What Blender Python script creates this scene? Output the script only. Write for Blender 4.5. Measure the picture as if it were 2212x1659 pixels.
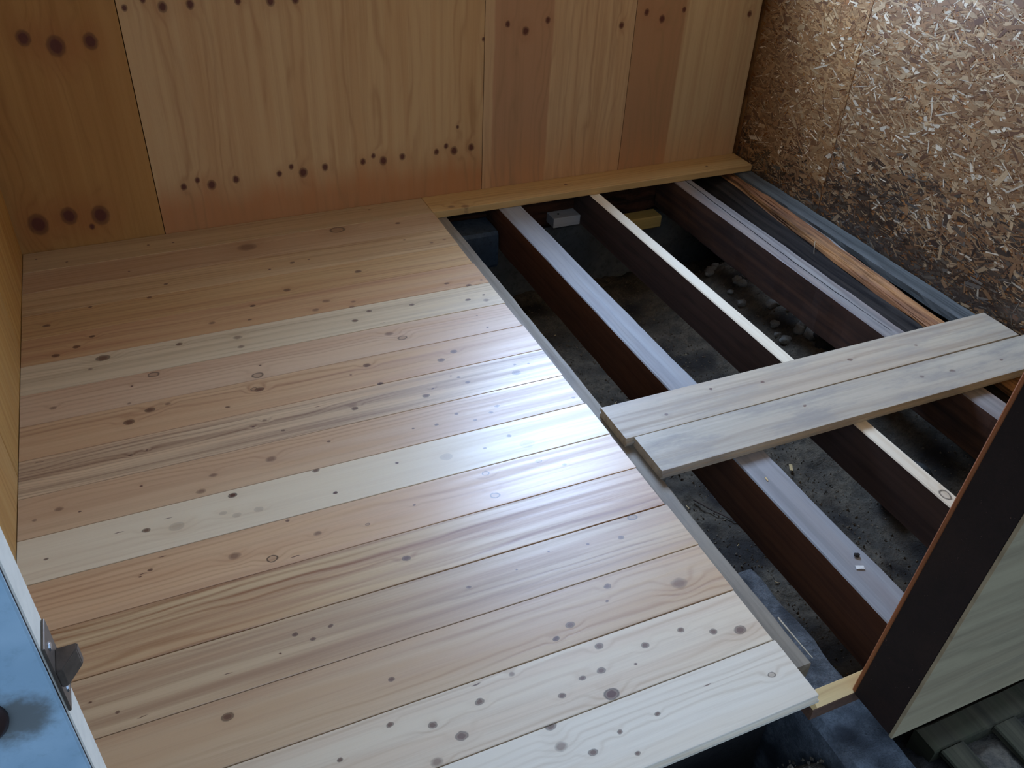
import bpy, bmesh, math, random
from mathutils import Vector, Matrix, noise

# ------------------------------------------------------------------ scene, camera, light
for o in list(bpy.data.objects):
    bpy.data.objects.remove(o, do_unlink=True)
S = bpy.context.scene
COL = S.collection

yaw, pitch, roll = 0.44091, 0.63894, 0.0502
fw = Vector((math.sin(yaw)*math.cos(pitch), math.cos(yaw)*math.cos(pitch), -math.sin(pitch)))
rt = Vector((math.cos(yaw), -math.sin(yaw), 0))
up = rt.cross(fw)
r2 = rt*math.cos(roll) + up*math.sin(roll)
u2 = up*math.cos(roll) - rt*math.sin(roll)
cd = bpy.data.cameras.new('camera')
cd.sensor_width = 36.0
cd.lens = 36.0*1877.69/2212.0
cd.clip_start = 0.02
cam = bpy.data.objects.new('camera', cd)
M = Matrix.Identity(4)
for i in range(3):
    M[i][0], M[i][1], M[i][2] = r2[i], u2[i], -fw[i]
M.translation = (0.413, -3.004, 1.45)
cam.matrix_world = M
COL.objects.link(cam)
S.camera = cam

S.view_settings.view_transform = 'Standard'
S.view_settings.look = 'None'
S.view_settings.gamma = 1.0
S.view_settings.use_curve_mapping = False
S.view_settings.exposure = 0.0

world = bpy.data.worlds.new('overcast_sky')
S.world = world
world.use_nodes = True
bg = world.node_tree.nodes['Background']
bg.inputs['Color'].default_value = (0.45, 0.64, 1.0, 1)
bg.inputs['Strength'].default_value = 1.40

# daylight entering through the window in the back wall (window_1, built below)
WX0, WX1, WZ0, WZ1 = 1.72, 2.54, 0.92, 2.12
al = bpy.data.lights.new('window_daylight', 'AREA')
al.shape = 'RECTANGLE'
al.size = WX1-WX0-0.06
al.size_y = WZ1-WZ0-0.06
al.energy = 135
al.color = (0.45, 0.64, 1.0)
alo = bpy.data.objects.new('window_daylight', al)
alo.location = ((WX0+WX1)/2, 0.235, (WZ0+WZ1)/2)
alo.rotation_euler = (math.radians(-90), 0, 0)      # shines towards -y, into the room
COL.objects.link(alo)

# ------------------------------------------------------------------ helpers
def lin(c):
    return tuple((v/12.92 if v <= 0.04045 else ((v+0.055)/1.055)**2.4) for v in (x/255.0 for x in c)) + (1.0,)

class NT:
    def __init__(self, name):
        self.mat = bpy.data.materials.new(name)
        self.mat.use_nodes = True
        self.t = self.mat.node_tree
        self.t.nodes.clear()
        self.out = self.t.nodes.new('ShaderNodeOutputMaterial')
        self.b = self.t.nodes.new('ShaderNodeBsdfPrincipled')
        self.t.links.new(self.b.outputs[0], self.out.inputs[0])
    def put(self, sock, v):
        if isinstance(v, bpy.types.NodeSocket):
            self.t.links.new(v, sock)
        else:
            sock.default_value = v
    def m(self, op, a, b=0.0, c=None, clamp=False):
        n = self.t.nodes.new('ShaderNodeMath'); n.operation = op; n.use_clamp = clamp
        self.put(n.inputs[0], a); self.put(n.inputs[1], b)
        if c is not None: self.put(n.inputs[2], c)
        return n.outputs[0]
    def v(self, op, a, b=(0, 0, 0)):
        n = self.t.nodes.new('ShaderNodeVectorMath'); n.operation = op
        self.put(n.inputs[0], a); self.put(n.inputs[1], b)
        return n.outputs['Value'] if op in ('LENGTH', 'DISTANCE', 'DOT_PRODUCT') else n.outputs['Vector']
    def noise(self, vec, scale=1.0, detail=3.0, rough=0.55, color=False):
        n = self.t.nodes.new('ShaderNodeTexNoise')
        self.put(n.inputs['Vector'], vec)
        n.inputs['Scale'].default_value = scale
        n.inputs['Detail'].default_value = detail
        n.inputs['Roughness'].default_value = rough
        return n.outputs['Color'] if color else n.outputs[0]
    def mr(self, v, a, b, c=0.0, d=1.0, smooth=True):
        n = self.t.nodes.new('ShaderNodeMapRange')
        n.interpolation_type = 'SMOOTHSTEP' if smooth else 'LINEAR'
        self.put(n.inputs[0], v)
        for i, x in enumerate((a, b, c, d)): n.inputs[i+1].default_value = x
        return n.outputs[0]
    def mix(self, f, a, b, mode='MIX'):
        n = self.t.nodes.new('ShaderNodeMix'); n.data_type = 'RGBA'; n.blend_type = mode
        self.put(n.inputs[0], f); self.put(n.inputs[6], a); self.put(n.inputs[7], b)
        return n.outputs[2]
    def coord(self):
        return self.t.nodes.new('ShaderNodeTexCoord').outputs['Object']
    def bump(self, h, strength=0.3, dist=0.001):
        n = self.t.nodes.new('ShaderNodeBump')
        n.inputs['Strength'].default_value = strength
        n.inputs['Distance'].default_value = dist
        self.put(n.inputs['Height'], h)
        self.t.links.new(n.outputs[0], self.b.inputs['Normal'])
    def fin(self, color, rough=0.6, spec=0.4):
        self.put(self.b.inputs['Base Color'], color)
        self.put(self.b.inputs['Roughness'], rough)
        self.b.inputs['Specular IOR Level'].default_value = spec
        return self.mat

KSTY = {  # kind: core darkness, rim darkness, halo
    's': (0.92, 0.0, 0.30), 'd': (0.85, 0.70, 0.45), 'D': (0.98, 0.9, 0.5), 'b': (0.62, 0.25, 0.45),
    'r': (0.30, 0.90, 0.30), 'R': (0.20, 1.0, 0.40), 'p': (0.28, 0.2, 0.25), 'k': (0.93, 0.45, 0.35), 'l': (0.85, 0.0, 0.0)}

def wood(name, light, dark, heart, axes='xyz', seed=0.0, knots=(), knot_col=(96, 58, 40), ring=70.0,
         figure=0.5, streak=0.5, hearty=0.5, rough=0.5, spec=0.4, warp=0.02, kasp=1.35, grime=0.0,
         grime_col=(60, 56, 52), halo_col=None, bands=None, zone=None, bump=0.25):
    """wood with grain along the first of `axes`; knots = [(u, v, radius, kind)] in object space"""
    t = NT(name)
    sx = t.t.nodes.new('ShaderNodeSeparateXYZ'); t.t.links.new(t.coord(), sx.inputs[0])
    o = {'x': sx.outputs[0], 'y': sx.outputs[1], 'z': sx.outputs[2]}
    cb = t.t.nodes.new('ShaderNodeCombineXYZ')
    for i in range(3): t.t.links.new(o[axes[i]], cb.inputs[i])
    P = cb.outputs[0]
    Ps = t.v('ADD', P, (seed*7.31, seed*3.17, seed*1.93))
    # knots, on the u-v plane
    halo = core = rim = None
    if knots:
        wob = t.v('MULTIPLY', t.v('SUBTRACT', t.noise(Ps, 60.0, 2.0, color=True), (0.5, 0.5, 0.5)), (0.006, 0.006, 0))
        Pk = t.v('ADD', t.v('MULTIPLY', P, (1, 1, 0)), wob)
        for (ku, kv, kr, kk) in knots:
            c_, r_, h_ = KSTY[kk]
            q = t.v('MULTIPLY', t.v('SUBTRACT', Pk, (ku, kv, 0)), (1/(kr*(kasp if kk != 'l' else 7.0)), 1/kr, 0))
            d = t.v('LENGTH', q)
            a = t.mr(d, 1.15, 0.55, 0.0, c_)
            core = a if core is None else t.m('MAXIMUM', core, a)
            if r_ > 0.05:
                e = t.m('MULTIPLY', t.mr(t.m('ABSOLUTE', t.m('SUBTRACT', d, 0.98)), 0.30, 0.0), r_)
                rim = e if rim is None else t.m('MAXIMUM', rim, e)
            if kk == 'l': continue
            g = t.m('MULTIPLY', t.mr(d, 4.5, 0.6), kr)
            halo = g if halo is None else t.m('ADD', halo, g)
    # long streaks and growth-ring figure
    st = t.noise(t.v('MULTIPLY', Ps, (0.9, 42.0, 42.0)), 1.0, 4.0, 0.6)
    fib = t.noise(t.v('MULTIPLY', Ps, (9.0, 420.0, 420.0)), 1.0, 3.0, 0.6)
    w1 = t.noise(t.v('MULTIPLY', Ps, (1.6, 9.0, 9.0)), 1.0, 2.0, 0.5)
    w2 = t.noise(t.v('MULTIPLY', Ps, (7.0, 22.0, 22.0)), 1.0, 2.0, 0.5)
    sv = t.t.nodes.new('ShaderNodeSeparateXYZ'); t.t.links.new(Ps, sv.inputs[0])
    h = t.m('ADD', sv.outputs[1], t.m('MULTIPLY', w1, warp*4.0))
    h = t.m('ADD', h, t.m('MULTIPLY', w2, warp*0.5))
    if halo is not None:
        h = t.m('ADD', h, t.m('MULTIPLY', halo, 2.2))
    s = t.m('SINE', t.m('MULTIPLY', h, ring*6.2832))
    rg = t.m('POWER', t.m('MULTIPLY_ADD', s, 0.5, 0.5), 3.0)
    fzone = t.mr(t.noise(t.v('MULTIPLY', Ps, (0.7, 14.0, 14.0)), 1.0, 2.0), 0.38, 0.66)
    f = t.m('MULTIPLY', t.m('MULTIPLY', rg, fzone), figure)
    f = t.m('ADD', f, t.m('MULTIPLY', t.mr(st, 0.40, 0.72), streak))
    f = t.m('ADD', f, t.m('MULTIPLY', t.m('SUBTRACT', fib, 0.5), 0.35), clamp=True)
    hz = t.mr(t.noise(t.v('MULTIPLY', Ps, (0.5, 11.0, 11.0)), 1.7, 2.0), 0.40, 0.62, 0.0, hearty)
    c = t.mix(hz, lin(light), lin(heart))
    if bands:                                   # veneer leaves: (v0, v1, colour)
        for (b0, b1, bc) in bands:
            e = t.noise(t.v('MULTIPLY', Ps, (5.0, 0, 0)), 1.0, 3.0)
            vv = t.m('ADD', sv.outputs[1], t.m('MULTIPLY', t.m('SUBTRACT', e, 0.5), 0.02))
            k = t.m('MULTIPLY', t.mr(vv, b0+seed*3.17-0.004, b0+seed*3.17+0.006), t.mr(vv, b1+seed*3.17+0.006, b1+seed*3.17-0.004))
            c = t.mix(k, c, lin(bc))
    if zone:                                    # a warmer stretch of the veneer along the grain: (u0, u1, colour, amount)
        su = t.m('ADD', sv.outputs[0], t.m('MULTIPLY', t.m('SUBTRACT', st, 0.5), 0.10))
        su = t.m('ADD', su, t.m('MULTIPLY', t.m('SUBTRACT', w1, 0.5), 0.10))
        zk = t.mr(su, zone[1]+seed*7.31, zone[0]+seed*7.31, 0.0, zone[3])
        c = t.mix(zk, c, lin(zone[2]))
    c = t.mix(f, c, lin(dark))
    if halo is not None:
        hc = lin(halo_col) if halo_col else lin(dark)
        c = t.mix(t.m('MULTIPLY', halo, 26.0, clamp=True), c, t.mix(0.5, c, hc))
        c = t.mix(core, c, lin(knot_col))
        if rim is not None:
            c = t.mix(t.m('MULTIPLY', rim, 0.85), c, lin(tuple(x*0.45 for x in knot_col)))
    if grime > 0:
        gm = t.mr(t.noise(t.v('MULTIPLY', Ps, (3.0, 12.0, 12.0)), 1.5, 6.0, 0.7), 0.42, 0.70, 0.0, grime)
        c = t.mix(gm, c, lin(grime_col))
    t.bump(t.m('ADD', t.m('MULTIPLY', fib, 0.6), t.m('MULTIPLY', f, -0.5)), bump, 0.0006)
    rr = t.mr(st, 0.3, 0.7, rough-0.06, rough+0.08)
    return t.fin(c, rr, spec)

def mottled(name, c1, c2, c3, scale=20.0, rough=0.9, bump=0.6, dist=0.004, spec=0.2, speck=0.0, speck_col=(200, 190, 170)):
    t = NT(name)
    P = t.coord()
    n1 = t.noise(P, scale, 6.0, 0.65)
    n2 = t.noise(P, scale*5.0, 4.0, 0.7)
    n3 = t.noise(P, scale*0.25, 3.0, 0.5)
    c = t.mix(t.mr(n1, 0.35, 0.65), lin(c1), lin(c2))
    c = t.mix(t.mr(n3, 0.45, 0.7), c, lin(c3))
    c = t.mix(t.mr(n2, 0.45, 0.75, 0.0, 0.5), c, lin(tuple(x*0.5 for x in c1)))
    if speck > 0:
        c = t.mix(t.mr(n2, 0.66, 0.72, 0.0, speck), c, lin(speck_col))
    t.bump(t.m('ADD', n1, t.m('MULTIPLY', n2, 0.4)), bump, dist)
    return t.fin(c, rough, spec)

def plain(name, c, rough=0.5, metal=0.0, spec=0.5, wear=0.5):
    t = NT(name)
    n = t.noise(t.coord(), 90.0, 4.0, 0.6)
    col = t.mix(t.mr(n, 0.35, 0.75, 0.0, wear), lin(c), lin(tuple(x*0.6 for x in c)))
    t.b.inputs['Metallic'].default_value = metal
    return t.fin(col, rough, spec)

def link(name, me, mat, parent=None, loc=(0, 0, 0), smooth=False):
    o = bpy.data.objects.new(name, me)
    if mat and not me.materials: me.materials.append(mat)
    o.location = loc
    if parent is not None:
        o.parent = parent
    COL.objects.link(o)
    if smooth:
        for p in me.polygons: p.use_smooth = True
    return o

def empty(name, loc=(0, 0, 0)):
    o = bpy.data.objects.new(name, None)
    o.empty_display_size = 0.05
    o.location = loc
    COL.objects.link(o)
    return o

def tag(o, label=None, cat=None, group=None, kind=None):
    if label: o['label'] = label
    if cat: o['category'] = cat
    if group: o['group'] = group
    if kind: o['kind'] = kind
    return o

def box_mesh(name, dx, dy, dz, bev=0.001, seg=1):
    bm = bmesh.new()
    bmesh.ops.create_cube(bm, size=1.0)
    for v in bm.verts: v.co = Vector((v.co.x*dx, v.co.y*dy, v.co.z*dz))
    if bev > 0:
        bmesh.ops.bevel(bm, geom=bm.edges[:], offset=bev, segments=seg, affect='EDGES', profile=0.6)
    me = bpy.data.meshes.new(name)
    bm.to_mesh(me); bm.free()
    return me

def box(name, x0, x1, y0, y1, z0, z1, mat, parent=None, bev=0.001, seg=1):
    """box with its origin at its own centre; parents stay at the world origin unless told otherwise"""
    c = Vector(((x0+x1)/2, (y0+y1)/2, (z0+z1)/2))
    me = box_mesh(name, x1-x0, y1-y0, z1-z0, bev, seg)
    if parent is not None:
        c = c - wloc(parent)
    return link(name, me, mat, parent, c)

def wloc(o):
    p = Vector((0, 0, 0))
    while o is not None:
        p = p + Vector(o.location); o = o.parent
    return p

def timber(name, x0, x1, y0, y1, z0, z1, mat, amp=0.004, step=0.05, parent=None, seed=0.0, axis='y', bev=0.004, side=None):
    """sawn timber with slightly worn, wandering arrises"""
    c = Vector(((x0+x1)/2, (y0+y1)/2, (z0+z1)/2))
    L = (y1-y0) if axis == 'y' else (x1-x0)
    W = (x1-x0) if axis == 'y' else (y1-y0)
    H = z1-z0
    n = max(2, int(L/step))
    prof = []
    w, hh, b = W/2, H/2, min(bev, W/4)
    prof = [(-w+b, hh), (0, hh), (w-b, hh), (w, hh-b), (w, 0), (w, -hh+b), (w-b, -hh), (-w+b, -hh), (-w, -hh+b), (-w, 0), (-w, hh-b)]
    vs, fs = [], []
    for i in range(n+1):
        t_ = -L/2 + L*i/n
        for j, (a, z) in enumerate(prof):
            q = Vector((a*30+seed*5, t_*9+seed*11, z*30))
            k = amp*(noise.noise(q) + 0.5*noise.noise(q*2.7))
            m_ = math.hypot(a/w, z/hh) or 1
            top = 0.35 if abs(z-hh) < 1e-6 else 1.0
            aa, zz = a + k*(a/w)/m_, z + k*(z/hh)/m_*top
            vs.append((aa, t_, zz) if axis == 'y' else (t_, aa, zz))
    m_ = len(prof)
    for i in range(n):
        for j in range(m_):
            a, b2 = i*m_+j, i*m_+(j+1) % m_
            fs.append((a, b2, b2+m_, a+m_) if axis == 'x' else (a, a+m_, b2+m_, b2))
    fs.append(tuple(range(m_))); fs.append(tuple(range(n*m_, n*m_+m_))[::-1])
    me = bpy.data.meshes.new(name)
    me.from_pydata(vs, [], fs); me.update()
    bm = bmesh.new(); bm.from_mesh(me); bmesh.ops.recalc_face_normals(bm, faces=bm.faces); bm.to_mesh(me); bm.free()
    for k_, p_ in enumerate(me.polygons):
        p_.material_index = 1 if (k_ < n*m_ and 3 <= k_ % m_ <= 9) and side is not None else 0
    if parent is not None: c = c - wloc(parent)
    o = link(name, me, mat, parent, c)
    if side is not None: me.materials.append(side)
    return o

def rock(name, loc, size, mat, seed):
    bm = bmesh.new()
    bmesh.ops.create_icosphere(bm, subdivisions=3, radius=1.0)
    for v in bm.verts:
        d = v.co.normalized()
        k = 1.0 + 0.35*noise.noise(d*1.3+Vector((seed*3.1, 0, 0))) + 0.14*noise.noise(d*4.0+Vector((0, seed*2.3, 0)))
        v.co = Vector((d.x*size[0], d.y*size[1], d.z*size[2]))*k
    me = bpy.data.meshes.new(name); bm.to_mesh(me); bm.free()
    return link(name, me, mat, None, loc, True)

# ------------------------------------------------------------------ floorboard knots, back-projected from image pixels: (x, y, radius, kind)
KN={
 0:[(0.041,-0.053,0.0035,'s'),(0.134,-0.103,0.0035,'s'),(0.391,-0.066,0.0042,'s'),(0.472,-0.075,0.0043,'s'),(1.179,-0.041,0.0053,'s')],
 1:[(0.316,-0.235,0.0035,'s'),(0.702,-0.191,0.0225,'b'),(1.026,-0.164,0.0186,'r'),(1.246,-0.183,0.0064,'d')],
 2:[(0.418,-0.358,0.0049,'d'),(0.744,-0.371,0.0041,'s'),(0.824,-0.35,0.0058,'d'),(0.881,-0.346,0.0042,'s'),(1.229,-0.317,0.0045,'s'),(1.314,-0.368,0.005,'b'),(1.364,-0.361,0.0051,'b')],
 3:[(0.07,-0.492,0.0072,'d'),(0.192,-0.425,0.0042,'d'),(0.363,-0.426,0.0053,'d'),(0.771,-0.523,0.0075,'d'),(1.016,-0.482,0.0078,'d')],
 4:[(0.09,-0.665,0.0073,'d'),(0.145,-0.638,0.007,'d'),(0.188,-0.597,0.0058,'d'),(0.52,-0.64,0.0069,'b'),(0.628,-0.66,0.0042,'d'),(0.651,-0.583,0.0053,'D'),(0.827,-0.672,0.0077,'b'),(0.869,-0.631,0.0088,'b'),(0.936,-0.692,0.0068,'b'),(0.948,-0.663,0.0059,'b'),(1.265,-0.655,0.0057,'d'),(1.33,-0.69,0.0067,'d'),(1.381,-0.671,0.0042,'s')],
 5:[(0.177,-0.768,0.0051,'b'),(0.211,-0.723,0.0129,'d'),(0.416,-0.724,0.0062,'d'),(0.579,-0.746,0.0091,'b'),(0.58,-0.798,0.0072,'b'),(0.924,-0.774,0.0067,'d'),(0.98,-0.735,0.0058,'d'),(1.116,-0.744,0.0059,'d'),(1.293,-0.776,0.0061,'d'),(1.348,-0.798,0.0071,'b'),(1.353,-0.764,0.0046,'s')],
 6:[(0.081,-0.916,0.0063,'b'),(0.264,-0.964,0.004,'b'),(0.276,-0.888,0.0033,'s'),(0.335,-0.852,0.0101,'r'),(0.599,-0.954,0.0111,'r'),(0.614,-0.91,0.003,'s'),(1.001,-0.878,0.0094,'b'),(1.032,-0.912,0.0093,'r'),(1.287,-0.872,0.0034,'s'),(1.293,-0.946,0.0039,'s')],
 7:[(0.256,-1.045,0.0094,'d'),(0.309,-1.011,0.0088,'d'),(0.355,-1.001,0.0053,'b'),(0.498,-1.07,0.0037,'d'),(0.576,-1.014,0.0063,'r'),(0.59,-1.021,0.0084,'d'),(0.839,-1.041,0.003,'s'),(0.893,-1.012,0.0071,'d'),(0.903,-1.11,0.0056,'D'),(1.099,-1.061,0.0077,'d'),(1.149,-1.033,0.0074,'d')],
 8:[(0.25,-1.179,0.0034,'d'),(0.289,-1.173,0.0026,'s'),(0.547,-1.175,0.0032,'s'),(0.578,-1.159,0.0048,'b'),(0.615,-1.216,0.0036,'d'),(0.809,-1.192,0.0062,'d'),(1.004,-1.206,0.0068,'d'),(1.032,-1.182,0.0039,'s'),(1.1,-1.143,0.0031,'s'),(1.117,-1.157,0.004,'s'),(1.133,-1.188,0.0053,'d'),(1.279,-1.194,0.009,'d'),(1.291,-1.155,0.0041,'s'),(1.33,-1.165,0.0041,'s')],
 9:[(0.037,-1.334,0.0036,'b'),(0.088,-1.315,0.0065,'b'),(0.131,-1.341,0.0029,'s'),(0.265,-1.303,0.0034,'s'),(0.392,-1.371,0.0077,'b'),(0.427,-1.324,0.007,'b'),(0.565,-1.315,0.0095,'b'),(0.713,-1.299,0.0035,'d'),(0.928,-1.326,0.0032,'s'),(0.99,-1.333,0.0037,'d'),(1.055,-1.309,0.0042,'d'),(1.091,-1.351,0.0041,'d'),(1.143,-1.336,0.0042,'d'),(1.169,-1.316,0.0047,'d'),(1.38,-1.355,0.0039,'d')],
 10:[(0.058,-1.466,0.0035,'d'),(0.261,-1.455,0.006,'d'),(0.324,-1.467,0.0114,'p'),(0.426,-1.462,0.0058,'p'),(0.454,-1.479,0.0066,'p'),(0.456,-1.411,0.0072,'D'),(0.504,-1.479,0.0071,'p'),(0.656,-1.395,0.0058,'d'),(0.68,-1.488,0.0039,'D'),(0.847,-1.44,0.0035,'s'),(0.969,-1.462,0.0109,'p'),(1.071,-1.466,0.0036,'d'),(1.148,-1.443,0.0045,'d'),(1.18,-1.488,0.0137,'p')],
 11:[(0.237,-1.588,0.0027,'s'),(0.259,-1.577,0.0035,'d'),(0.43,-1.602,0.0095,'b'),(0.504,-1.639,0.0083,'R'),(0.558,-1.537,0.0033,'d'),(0.612,-1.601,0.0065,'b'),(0.724,-1.614,0.0038,'r'),(0.841,-1.594,0.0032,'s'),(1.03,-1.633,0.0084,'R'),(1.039,-1.553,0.0067,'R'),(1.18,-1.559,0.0059,'r'),(1.234,-1.593,0.0043,'d')],
 12:[(0.774,-1.744,0.0064,'d')],
 13:[(0.128,-1.866,0.0026,'s'),(0.172,-1.905,0.0029,'d'),(0.469,-1.888,0.0025,'s'),(0.506,-1.854,0.004,'d'),(0.536,-1.878,0.0036,'d'),(0.575,-1.86,0.0037,'d'),(0.871,-1.87,0.0037,'d'),(0.985,-1.863,0.0021,'s'),(1.072,-1.841,0.0022,'s'),(1.163,-1.853,0.0031,'s'),(1.244,-1.863,0.0049,'d'),(1.3,-1.817,0.0078,'r')],
 14:[(0.354,-1.988,0.0076,'d'),(0.653,-2.024,0.0042,'d'),(0.987,-2.057,0.0051,'D'),(1.028,-2.037,0.0068,'d'),(1.128,-2.011,0.0033,'s'),(1.148,-1.976,0.0059,'d'),(1.297,-2.026,0.0128,'b')],
 15:[(0.522,-2.146,0.0035,'d'),(0.623,-2.114,0.0046,'d'),(0.678,-2.214,0.0082,'b'),(0.695,-2.144,0.006,'d'),(0.736,-2.184,0.008,'d'),(0.792,-2.131,0.0062,'d'),(0.872,-2.1,0.0045,'b'),(0.942,-2.178,0.0055,'d'),(0.995,-2.158,0.0049,'d'),(1.031,-2.21,0.0104,'D'),(1.036,-2.157,0.0061,'d'),(1.06,-2.105,0.0066,'d'),(1.107,-2.169,0.0027,'s'),(1.147,-2.138,0.0059,'d'),(1.235,-2.132,0.0052,'d'),(1.295,-2.161,0.0056,'d'),(1.349,-2.178,0.0089,'d')],
 16:[(0.892,-2.27,0.0087,'b'),(0.892,-2.228,0.0071,'d'),(0.94,-2.302,0.0059,'d'),(1.005,-2.285,0.0039,'d'),(1.013,-2.334,0.0038,'d'),(1.089,-2.28,0.004,'d'),(1.341,-2.291,0.0054,'r')],
}

for (bi, dx_, dy_, dr_) in ((10, 0.205, -1.44, 0.0016), (10, 0.31, -1.434, 0.0014), (11, 0.286, -1.548, 0.0014), (11, 0.243, -1.582, 0.0014), (11, 0.55, -1.651, 0.0016),
                            (13, 0.213, -1.931, 0.0014), (13, 0.369, -1.897, 0.0014), (8, 0.047, -1.129, 0.0016), (16, 1.21, -2.262, 0.0014), (5, 1.0, -0.815, 0.0013), (8, 0.72, -1.15, 0.0013), (15, 0.80, -2.095, 0.0016)):
    KN.setdefault(bi, []).append((dx_, dy_, dr_, 'l'))
PITCH = 0.13899
FX1 = 1.398            # sawn right-hand end of the laid boards
TH = 0.028             # board thickness
# board tones: light, dark (latewood), heart, ring density, figure, streak, heart amount
TONE = [
    ((206, 178, 126), (150, 112, 70), (190, 152, 104), 60, 0.35, 0.30, 0.4),
    ((206, 172, 126), (164, 120, 78), (194, 152, 106), 55, 0.35, 0.35, 0.6),
    ((212, 176, 122), (156, 110, 64), (196, 150, 96), 70, 0.40, 0.50, 0.6),
    ((210, 168, 108), (162, 112, 62), (200, 148, 90), 60, 0.45, 0.40, 0.5),
    ((206, 160, 106), (160, 104, 60), (196, 142, 92), 60, 0.40, 0.40, 0.6),
    ((220, 196, 152), (160, 128, 86), (206, 178, 132), 60, 0.35, 0.45, 0.4),
    ((216, 180, 138), (174, 128, 88), (208, 166, 124), 55, 0.40, 0.25, 0.6),
    ((212, 170, 120), (160, 108, 66), (204, 156, 108), 50, 0.55, 0.35, 0.5),
    ((220, 188, 142), (146, 108, 76), (202, 160, 116), 90, 0.55, 0.70, 0.5),
    ((214, 176, 130), (170, 122, 80), (206, 162, 116), 55, 0.50, 0.28, 0.6),
    ((232, 212, 172), (196, 160, 112), (226, 202, 160), 40, 0.25, 0.20, 0.3),
    ((214, 176, 132), (168, 120, 80), (206, 162, 118), 55, 0.45, 0.28, 0.6),
    ((208, 178, 132), (150, 102, 62), (190, 144, 102), 45, 0.75, 0.65, 0.6),
    ((202, 174, 134), (146, 108, 74), (182, 144, 106), 50, 0.50, 0.60, 0.6),
    ((202, 172, 132), (158, 116, 78), (190, 152, 112), 45, 0.60, 0.35, 0.5),
    ((224, 202, 166), (180, 142, 100), (214, 182, 144), 50, 0.45, 0.30, 0.5),
    ((230, 214, 184), (186, 156, 116), (220, 196, 160), 60, 0.35, 0.30, 0.4)]
GAP = {5: 0.0018, 6: 0.0012, 7: 0.0012, 8: 0.0014, 10: 0.0020, 11: 0.0014, 12: 0.0014, 13: 0.0030, 15: 0.0026, 16: 0.0026}

def desat(c, k=0.15):
    g = sum(c)/3.0
    return tuple(v + (g-v)*k for v in c)

def floorboard_mesh(dx, dy, dz):
    """tongue-and-groove board: eased top arrises, tongue on the near edge, groove on the far edge"""
    w, h, e = dy/2, dz/2, 0.0010
    pr = [(-w+e, h), (w-e, h), (w, h-e), (w, 0.004), (w-0.006, 0.004), (w-0.006, -0.004), (w, -0.004), (w-0.0008, -h),
          (-w+0.0008, -h), (-w, -0.0035), (-w-0.005, -0.0035), (-w-0.005, 0.0035), (-w, 0.0035), (-w, h-e)]
    n = len(pr)
    vs = [(-dx/2, a, z) for a, z in pr] + [(dx/2, a, z) for a, z in pr]
    fs = [(j, (j+1) % n, n+(j+1) % n, n+j) for j in range(n)]
    fs += [tuple(range(n))[::-1], tuple(range(n, 2*n))]
    me = bpy.data.meshes.new('floorboard')
    me.from_pydata(vs, [], fs); me.update()
    bm = bmesh.new(); bm.from_mesh(me); bmesh.ops.recalc_face_normals(bm, faces=bm.faces); bm.to_mesh(me); bm.free()
    return me

# ------------------------------------------------------------------ the setting: laid floor
floor = tag(empty('floor', (0, 0, 0)), 'new pine tongue-and-groove board floor laid up to the sawn edge', None, None, 'structure')
for i in range(17):
    li, da, he, rg, fi, sk, hr = TONE[i]
    li, da, he = (desat(c_, 0.04 if 11 <= i <= 14 else 0.15) for c_ in (li, da, he))
    g0 = GAP.get(i, 0.0013)/2
    g1 = GAP.get(i+1, 0.0013)/2
    y1, y0 = -i*PITCH-g0, -(i+1)*PITCH+g1
    if i == 0: y1 = -0.002
    cy = (y0+y1)/2
    cx = (0.002+FX1)/2
    kn = [(k[0]-cx, k[1]-cy, k[2], k[3]) for k in KN.get(i, [])]
    m = wood('pine_floorboard_%d' % i, li, da, he, 'xyz', seed=i+1.37, knots=kn, ring=rg, figure=fi, streak=sk, hearty=hr,
             rough=0.39, spec=0.78, warp=0.02, knot_col=(84, 48, 34))
    ex = (-0.002 if i % 3 == 0 else 0.0015 if i % 3 == 1 else 0.0) if i else 0
    me = floorboard_mesh(FX1+ex-0.002, y1-y0, TH)
    o = link('floorboard', me, m, floor, ((0.002+FX1+ex)/2, cy, -TH/2 + (0.0006 if i in (5, 10, 13) else 0)))
# the first row goes on to the right as a second, yellower board
m = wood('pine_yellow', (208, 176, 118), (162, 120, 70), (198, 158, 100), 'xyz', seed=31.2,
         knots=[(-0.653, -0.045+0.0, 0.010, 'b'), (-0.60, -0.058, 0.011, 'b'), (-0.14, 0.0, 0.006, 's'), (0.53, -0.02, 0.006, 's')], ring=60, figure=0.4, streak=0.35, hearty=0.5, rough=0.45)
box('floorboard', 1.4005, 2.868, -0.1385, -0.001, -TH, 0.0, m, floor, 0.0015)

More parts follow.
